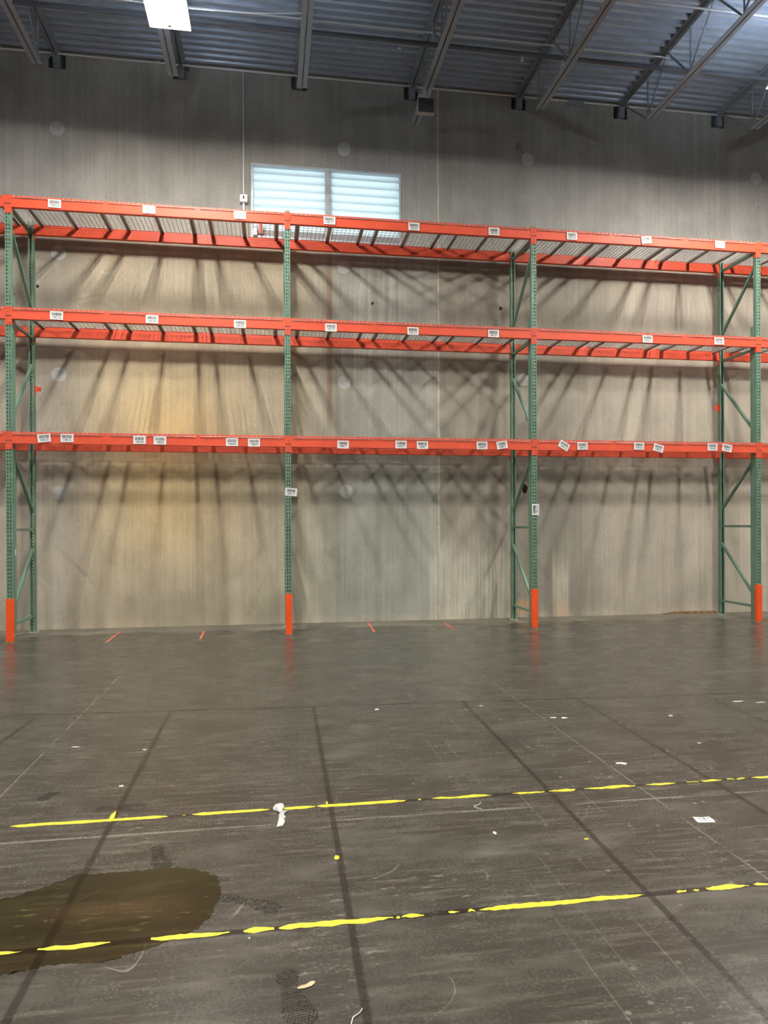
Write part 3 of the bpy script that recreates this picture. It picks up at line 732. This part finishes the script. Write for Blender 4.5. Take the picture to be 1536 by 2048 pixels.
LB = [('10D1S', .600, 5.987, -1, 'left on the top beam of the left bay'), ('10D2S', 1.841, 5.986, -1, 'middle of the top beam of the left bay'), ('10D3S', 3.083, 5.988, 0, 'right on the top beam of the left bay'),
 ('10D1T', 4.353, 5.989, 0, 'on the top beam in front of the louvered window'), ('10D2T', 5.598, 5.978, 0, 'middle of the top beam of the middle bay'), ('10D3T', 6.821, 5.978, 0, 'right on the top beam of the middle bay'),
 ('10D1U', 8.057, 5.983, 0, 'left on the top beam of the right bay'), ('10D2U', 9.280, 5.993, 8, 'tilted, middle of the top beam of the right bay'), ('10D3U', 10.529, 5.994, -1, 'right on the top beam of the right bay'),
 ('10C1S', .619, 4.459, -1, 'left on the middle beam of the left bay'), ('10C2S', 1.874, 4.459, -1, 'middle of the middle beam of the left bay'), ('10C3S', 3.076, 4.441, 0, 'right on the middle beam of the left bay'),
 ('10C1T', 4.368, 4.441, 0, 'left on the middle beam of the middle bay'), ('10C2T', 5.577, 4.437, 0, 'centre of the middle beam of the middle bay'), ('10C3T', 6.808, 4.446, 0, 'right on the middle beam of the middle bay'),
 ('10C2U', 9.291, 4.454, 0, 'centre of the middle beam of the right bay'), ('10C3U', 10.507, 4.467, 1, 'right on the middle beam of the right bay'),
 ('10A1S', .451, 2.783, 6, 'tilted, leftmost on the lowest beam'), ('10B1S', .747, 2.787, 0, 'second from left on the lowest beam'), ('10A2S', 1.700, 2.774, 0, 'centre left on the lowest beam of the left bay'), ('10B2S', 1.974, 2.771, 0, 'centre right on the lowest beam of the left bay'),
 ('10A3S', 2.958, 2.763, 0, 'second from right on the lowest beam of the left bay'), ('10B3S', 3.265, 2.760, 1, 'rightmost on the lowest beam of the left bay'),
 ('10B1T', 4.536, 2.749, -1, 'leftmost on the lowest beam of the middle bay'), ('10A2T', 5.391, 2.760, 0, 'left of the centre pair in the middle bay'), ('10B2T', 5.713, 2.757, 1, 'right of the centre pair in the middle bay'),
 ('10A3T', 6.623, 2.762, 1, 'second from right on the lowest beam of the middle bay'), ('10B3T', 6.934, 2.774, 10, 'tilted, rightmost on the lowest beam of the middle bay'),
 ('10A1U', 7.917, 2.779, -29, 'strongly tilted, leftmost of the right bay'), ('10B1U', 8.215, 2.775, 1, 'second from left on the lowest beam of the right bay'), ('10A2U', 9.144, 2.787, 0, 'level one of the mid right bay pair'),
 ('10B2U', 9.470, 2.760, -14, 'tilted one of the mid right bay pair'), ('10A3U', 10.389, 2.788, 0, 'level one near the right end of the lowest beam'), ('10B3U', 10.640, 2.775, -11, 'tilted, near the right end of the lowest beam'),
 ('10A1T', 3.784, 2.057, -5, 'stuck across the second upright below the lowest beam'), ('10C1U', 7.461, 1.802, 90, 'turned upright on the post of the third upright')]
for code, x, z, deg, where in LB: rack_label(code, x, z, deg, where, -0.0115 if z > 2.5 else -0.004)

# ------------------------------------------------------------------ floor marks
def ribbon(x0, x1, yc, w, name, mat, label, cat, group, z=0.0003, ragged=0.5, seed=None):
    n = max(6, int((x1-x0)/0.02)); rnd = random.Random(seed if seed is not None else round(x0*1000)); vs = []; lo = []; hi = []
    a = b = 0.0
    for i in range(n+1):
        t = i/n; x = x0+(x1-x0)*t; a = 0.7*a + rnd.uniform(-1, 1)*0.004*ragged*2; b = 0.7*b + rnd.uniform(-1, 1)*0.004*ragged*2
        e0 = min(1, (x-x0)/0.06+0.25*rnd.random()+0.12); e1 = min(1, (x1-x)/0.08+0.2*rnd.random()+0.1)
        k = w/2*min(e0, e1); sh = (w/2-k)*rnd.choice((-0.4, 0.5))
        lo.append((x, yc-k+a+sh*0.5)); hi.append((x, yc+k+b+sh*0.5))
    cx = (x0+x1)/2; top = 0.0005
    vs = [(x-cx, y-yc, 0) for x, y in lo] + [(x-cx, y-yc, 0) for x, y in hi] + [(x-cx, y-yc, top) for x, y in lo] + [(x-cx, y-yc, top) for x, y in hi]
    m_ = n+1; fs = []
    for i in range(n):
        fs += [(i, i+1, m_+i+1, m_+i), (2*m_+i, 2*m_+i+1, 3*m_+i+1, 3*m_+i), (i, i+1, 2*m_+i+1, 2*m_+i), (m_+i, m_+i+1, 3*m_+i+1, 3*m_+i)]
    fs += [(0, m_, 3*m_, 2*m_), (n, m_+n, 3*m_+n, 2*m_+n)]
    o = MB().add(vs, fs).build(name, mat, None, (cx, yc, z)); return tag(o, label, cat, group)
TA = [(2.12, 2.927), (3.004, 3.023), (3.055, 3.483), (3.535, 3.734), (3.742, 4.254), (4.325, 4.345), (4.407, 4.771), (4.896, 5.094), (5.119, 5.288), (5.345, 5.672), (5.737, 5.943), (6.013, 6.093), (6.106, 6.261), (6.288, 6.335), (6.349, 6.43), (6.458, 6.70), (6.74, 7.1)]
TB = [(2.38, 2.561), (2.615, 2.876), (3.026, 3.323), (3.377, 3.496), (3.515, 3.975), (3.986, 4.002), (4.01, 4.102), (4.206, 4.253), (4.287, 4.316), (4.333, 5.07), (5.218, 5.267), (5.297, 5.325), (5.362, 5.562), (5.586, 5.665)]
ordn = ['first', 'second', 'third', 'fourth', 'fifth', 'sixth', 'seventh', 'eighth', 'ninth', 'tenth', 'eleventh', 'twelfth', 'thirteenth', 'fourteenth', 'fifteenth', 'sixteenth', 'seventeenth']
for i, (a, b) in enumerate(TA):
    sz = 'long' if b-a > 0.35 else ('short' if b-a > 0.1 else 'tiny')
    ribbon(a, b, -6.642, 0.040 if b < 4.3 else 0.034, 'floor_tape', M['yellow'], '%s yellow floor tape piece, %s from the left in the far tape line' % (sz, ordn[i]), 'floor tape', 'yellow tape pieces of the far line', 0.0003, 0.35 if b < 4.3 else 0.7)
for i, (a, b) in enumerate(TB):
    sz = 'long' if b-a > 0.35 else ('short' if b-a > 0.1 else 'tiny')
    ribbon(a, b, -7.902, 0.036, 'floor_tape', M['yellow'], '%s yellow floor tape piece, %s from the left in the near tape line' % (sz, ordn[i]), 'floor tape', 'yellow tape pieces of the near line', 0.0016 if b < 3.4 else 0.0003, 0.6)
for x, y, sx, sz_, lb in ((2.628, -6.60, 0.012, 0.075, 'yellow tape scrap crossing the far tape line at the left'), (3.802, -6.600, 0.007, 0.020, 'yellow tape crumb on the dark band just behind the far tape line'),
                   (3.795, -7.312, 0.012, 0.024, 'yellow tape crumb on the middle dark band between the tape lines'), (5.060, -7.324, 0.012, 0.008, 'pale yellow crumb on the dark band between the tape lines at the right')):
    o = MB().prism([(a*sx/0.02, b*sz_/0.02) for a, b in blob(0.02, 9, 0.3)], 0, 0.0012).build('tape_scrap', M['yellow'], None, (x, y, 0.0009)); tag(o, lb, 'tape scrap')
for (xa, ya), (xb, yb), lb in (((1.284, -0.209), (1.267, 0.849), 'coral paint line on the floor, leftmost, below the left bay'), ((2.516, -0.133), (2.508, 0.607), 'coral paint line on the floor left of the second upright'),
                           ((4.998, 0.071), (5.040, 1.20), 'coral paint line on the floor below the middle bay'), ((6.221, 0.152), (6.242, 0.905), 'coral paint line on the floor at the wall joint')):
    mb = MB(); n = 14; rnd = random.Random(int(xa*100)); L_, R_ = [], []
    for i in range(n+1):
        t = i/n; x = (xb-xa)*t; y = (yb-ya)*t; w = 0.014*(0.7+0.5*rnd.random()); L_.append((x-w, y)); R_.append((x+w, y))
    mb.prism(R_ + L_[::-1], 0, 0.0005)
    tag(mb.build('paint_line', M['coral'], None, (xa, ya, 0.0003)), lb, 'paint line', 'coral layout lines on the floor')

# wet stain
pk = [(1.90, -7.56), (2.342, -7.471), (2.50, -7.385), (2.62, -7.278), (2.73, -7.292), (2.821, -7.298), (2.93, -7.288), (3.033, -7.285), (3.15, -7.33), (3.237, -7.406), (3.262, -7.49), (3.267, -7.589), (3.255, -7.66),
      (3.248, -7.754), (3.206, -7.844), (3.14, -7.895), (3.083, -7.931), (2.98, -7.985), (2.883, -8.023), (2.79, -8.02), (2.690, -8.012), (2.61, -8.035), (2.532, -8.046), (2.2, -8.12), (1.90, -8.16)]
pts = []; rnd = random.Random(5)
for (a, b), (c, d) in zip(pk, pk[1:]+pk[:1]):
    for i in range(8):
        t = i/8; pts.append((a+(c-a)*t + rnd.uniform(-1, 1)*0.010, b+(d-b)*t + rnd.uniform(-1, 1)*0.009))
o = MB().prism([(x-2.8, y+7.7) for x, y in reversed(pts)], 0, 0.0010).build('wet_puddle', M['puddle'], None, (2.8, -7.7, 0.0003))
tag(o, 'dark olive wet puddle stain at the lower left, crossed by yellow tape', 'puddle', None, 'stuff'); del o['kind']

# shoe prints: tread lugs pressed in damp
def shoe_print(x, y, ang, L, W, mat, label, keep=1.0, cells=(9, 26), flip=1, cut=(0, 1)):
    mb = MB(); rnd = random.Random(int(x*1000))
    def half(t):                                                   # half width of the sole at t = 0 heel .. 1 toe
        h = 0.36*math.sqrt(max(0, 1-((t-0.14)/0.15)**2)) if t < 0.14 else 0
        body = 0.36 - 0.10*math.sin(min(1, max(0, (t-0.14)/0.42))*math.pi) if t < 0.56 else 0.36+0.14*math.sin(min(1, (t-0.56)/0.30)*math.pi/2)
        if t < 0.14: return max(h, 0.0)
        if t > 0.80: return 0.50*math.sqrt(max(0, 1-((t-0.80)/0.21)**2))
        return body
    nx, ny = cells
    for j in range(ny):
        t = (j+0.5)/ny
        if not cut[0] <= t <= cut[1]: continue
        hw = half(t)*W; bend = flip*0.06*W*math.sin(t*math.pi)*2
        for i in range(nx):
            u = (i+0.5+(0.5 if j % 2 else 0))/nx*2-1
            if abs(u)*W*0.5 > hw or rnd.random() > keep: continue
            lx_, ly_ = W*0.36/nx, L*0.30/ny
            lx_ *= 0.9+0.3*rnd.random(); ly_ *= 0.9+0.3*rnd.random()
            cxx, cyy = u*W*0.5+bend, t*L-L/2
            mb.prism([(cxx+lx_*a, cyy+ly_*b) for a, b in ((-1, -0.5), (0, -1), (1, -0.3), (1, 0.5), (0, 1), (-1, 0.6))], 0, 0.0006)
    for t0 in [k/40 for k in range(40)]:                           # broken rim of the sole
        if not cut[0] <= t0 <= cut[1]: continue
        for s in (-1, 1):
            if rnd.random() > 0.62*keep: continue
            t1 = t0+1/40; a = half(t0)*W*s; b = half(t1)*W*s; bd = flip*0.06*W*math.sin(t0*math.pi)*2; w = 0.0025*s
            mb.prism([(a+bd, t0*L-L/2), (a+bd+w, t0*L-L/2), (b+bd+w, t1*L-L/2), (b+bd, t1*L-L/2)], 0, 0.0006)
    o = mb.build('shoe_print', mat, None, (x, y, 0.0004)); o.rotation_euler = (0, 0, ang)
    return tag(o, label, 'shoe print', 'damp shoe prints on the floor')
def ang(dx, dy): return math.atan2(dy, dx)-math.pi/2
shoe_print(3.567, -8.345, ang(0.055, -0.29), 0.315, 0.108, M['print'], 'crisp dark shoe print nearest the camera, beside a wood splinter')
shoe_print(3.395, -7.685, ang(0.215, -0.135), 0.285, 0.088, M['print'], 'dark shoe print right of the wet puddle', 0.85, (8, 26), -1)
shoe_print(2.962, -7.155, ang(0.06, -0.24), 0.285, 0.088, M['print'], 'dark shoe print just behind the wet puddle', 0.95, (7, 24))
shoe_print(2.650, -6.475, ang(0.25, -0.03), 0.28, 0.105, M['printfaint'], 'faded shoe print lying across the far yellow tape line', 0.8, (7, 30), -1)
shoe_print(2.195, -6.150, ang(0.05, 0.16), 0.26, 0.10, M['printfaint'], 'faded heel shoe print at the left behind the far tape line', 0.95, (10, 30), 1, (0, 0.55))

# litter on the floor
def scrap(x, y, pts, mat, name, label, cat, h=0.004, crumple=0.003, seed=1):
    """thin crumpled sheet with the given outline (metres, centred)"""
    rnd = random.Random(seed); n = len(pts); vs = []; fs = []
    c = (sum(p[0] for p in pts)/n, sum(p[1] for p in pts)/n)
    top = [(p[0], p[1], 0.0006+h*0.5*rnd.random()) for p in pts]; mid = [((p[0]+c[0])/2, (p[1]+c[1])/2, 0.0008+crumple*rnd.random()+h*rnd.random()) for p in pts]
    ctr = (c[0], c[1], 0.001+h*0.6)
    vs = top + mid + [ctr] + [(a, b, z-0.0005) for a, b, z in top + mid + [ctr]]
    for o_, rev in ((0, False), (2*n+1, True)):
        for i in range(n):
            j = (i+1) % n
            for q in ((o_+i, o_+j, o_+n+j, o_+n+i), (o_+n+i, o_+n+j, o_+2*n)): fs.append(tuple(reversed(q)) if rev else q)
    for i in range(n): j = (i+1) % n; fs.append((i, 2*n+1+i, 2*n+1+j, j))
    return tag(MB().add(vs, fs).build(name, mat, None, (x, y, 0.0006)), label, cat)
# world outline of the torn film strip by the tape
scrap(3.525, -6.74, [(-0.010, -0.155), (0.022, -0.155), (0.034, -0.10), (0.030, -0.055), (0.040, -0.030), (0.028, -0.01), (0.035, 0.03), (0.052, 0.05), (0.046, 0.068), (0.026, 0.045), (0.018, 0.07), (0.034, 0.10), (0.030, 0.16), (0.014, 0.185), (-0.014, 0.165), (-0.030, 0.11), (-0.028, 0.085), (-0.006, 0.05), (0.012, 0.02), (0.0, 0.0), (0.006, -0.03), (0.000, -0.07)], M['scrap'], 'torn_film_strip', 'crumpled white film strip lying against the far yellow tape line', 'film scrap', 0.012, 0.01)
fl = thing('fallen_label', 'white barcode label lying on the floor at the right, past the far tape line', 'label', (5.785, -7.198, 0.001))
fl.rotation_euler = (0, 0, math.radians(-8))
MB().prism([(-0.050, -0.036), (-0.02, -0.040), (0.046, -0.038), (0.050, 0.0), (0.044, 0.037), (0.018, 0.034), (0.010, 0.030), (-0.046, 0.036)], 0, 0.0012).build('card', M['paper'], fl)
mb = MB(); rnd = random.Random(3)
mb.box(-0.030, 0.010, 0.012, 0.019, 0.0013, 0.0017).box(0.000, 0.010, 0.000, 0.012, 0.0013, 0.0017).box(0.022, 0.030, 0.008, 0.022, 0.0013, 0.0017).box(-0.030, 0.032, -0.020, -0.016, 0.0013, 0.0017)
mb.build('worn_print', M['ink'], fl)
def rb(w, h, n=9, j=0.3, s=2): 
    rn = random.Random(s); return [(w/2*(1+rn.uniform(-j, j))*math.cos(2*math.pi*i/n), h/2*(1+rn.uniform(-j, j))*math.sin(2*math.pi*i/n)) for i in range(n)]
LIT = [(5.785, -6.234, 0.075, 0.045, 'scrap', 'white paper scrap lying behind the far tape line at the right'), (5.775, -5.04, 0.05, 0.03, 'scrap', 'small white paper scrap left piece of a pair, far right floor'),
 (5.86, -5.06, 0.055, 0.04, 'scrap', 'small white paper scrap right piece of a pair, far right floor'), (4.384, -4.504, 0.045, 0.045, 'scrap', 'small white scrap in the middle of the floor near the dark cross line'),
 (4.627, -7.169, 0.022, 0.045, 'scrap', 'tiny white torn scrap between the tape lines'), (7.60, -4.80, 0.13, 0.03, 'scrap', 'long pale scrap at the far right of the floor'),
 (7.77, -4.87, 0.10, 0.02, 'scrap', 'thin pale strip at the right edge of the floor'), (2.58, -6.10, 0.03, 0.03, 'scrap', 'tiny white flake left of the first dark band'),
 (2.10, -5.2, 0.06, 0.025, 'scrap', 'small pale flake at the far left of the floor'), (2.60, -5.35, 0.035, 0.02, 'scrap', 'tiny pale flake in front of the dark cross line'),
 (3.40, -7.96, 0.012, 0.012, 'scrap', 'tiny yellowish flake below the near tape line'), (5.30, -4.55, 0.04, 0.02, 'scrap', 'tiny pale flake near the dark cross line at the right'),
 (6.55, -5.9, 0.04, 0.02, 'scrap', 'tiny pale flake right of the fourth dark band'), (6.75, -5.15, 0.04, 0.03, 'scrap', 'small pale flake on the far right floor')]
for i, (x, y, w, h, mt, lb) in enumerate(LIT): scrap(x, y, rb(w, h, 9, 0.35, i+4), M[mt], 'paper_scrap', lb, 'scrap', 0.003, 0.003, i)
scrap(3.605, -8.300, [(-0.030, -0.010), (-0.005, -0.012), (0.018, -0.002), (0.032, 0.018), (0.026, 0.026), (0.008, 0.018), (-0.012, 0.002), (-0.032, -0.003)], M['woodchip'], 'wood_splinter', 'pale wood splinter lying beside the nearest shoe print', 'wood splinter', 0.006, 0.003)
tag(MB().path([(0, 0, 0.002), (0.010, 0.035, 0.003), (0.035, 0.055, 0.003), (0.045, 0.075, 0.002)], 0.0022, 6).build('white_thread', M['scrap'], None, (3.735, -8.53, 0.0012)), 'short white thread at the bottom edge beside the dark band', 'thread')
tag(MB().path([(0, 0, 0.002), (-0.03, 0.02, 0.003), (-0.035, 0.05, 0.003), (0.005, 0.07, 0.002), (0.02, 0.10, 0.002)], 0.0022, 6).build('white_thread', M['scrap'], None, (4.65, -6.85, 0.0012)), 'curled white thread just in front of the far tape line', 'thread')
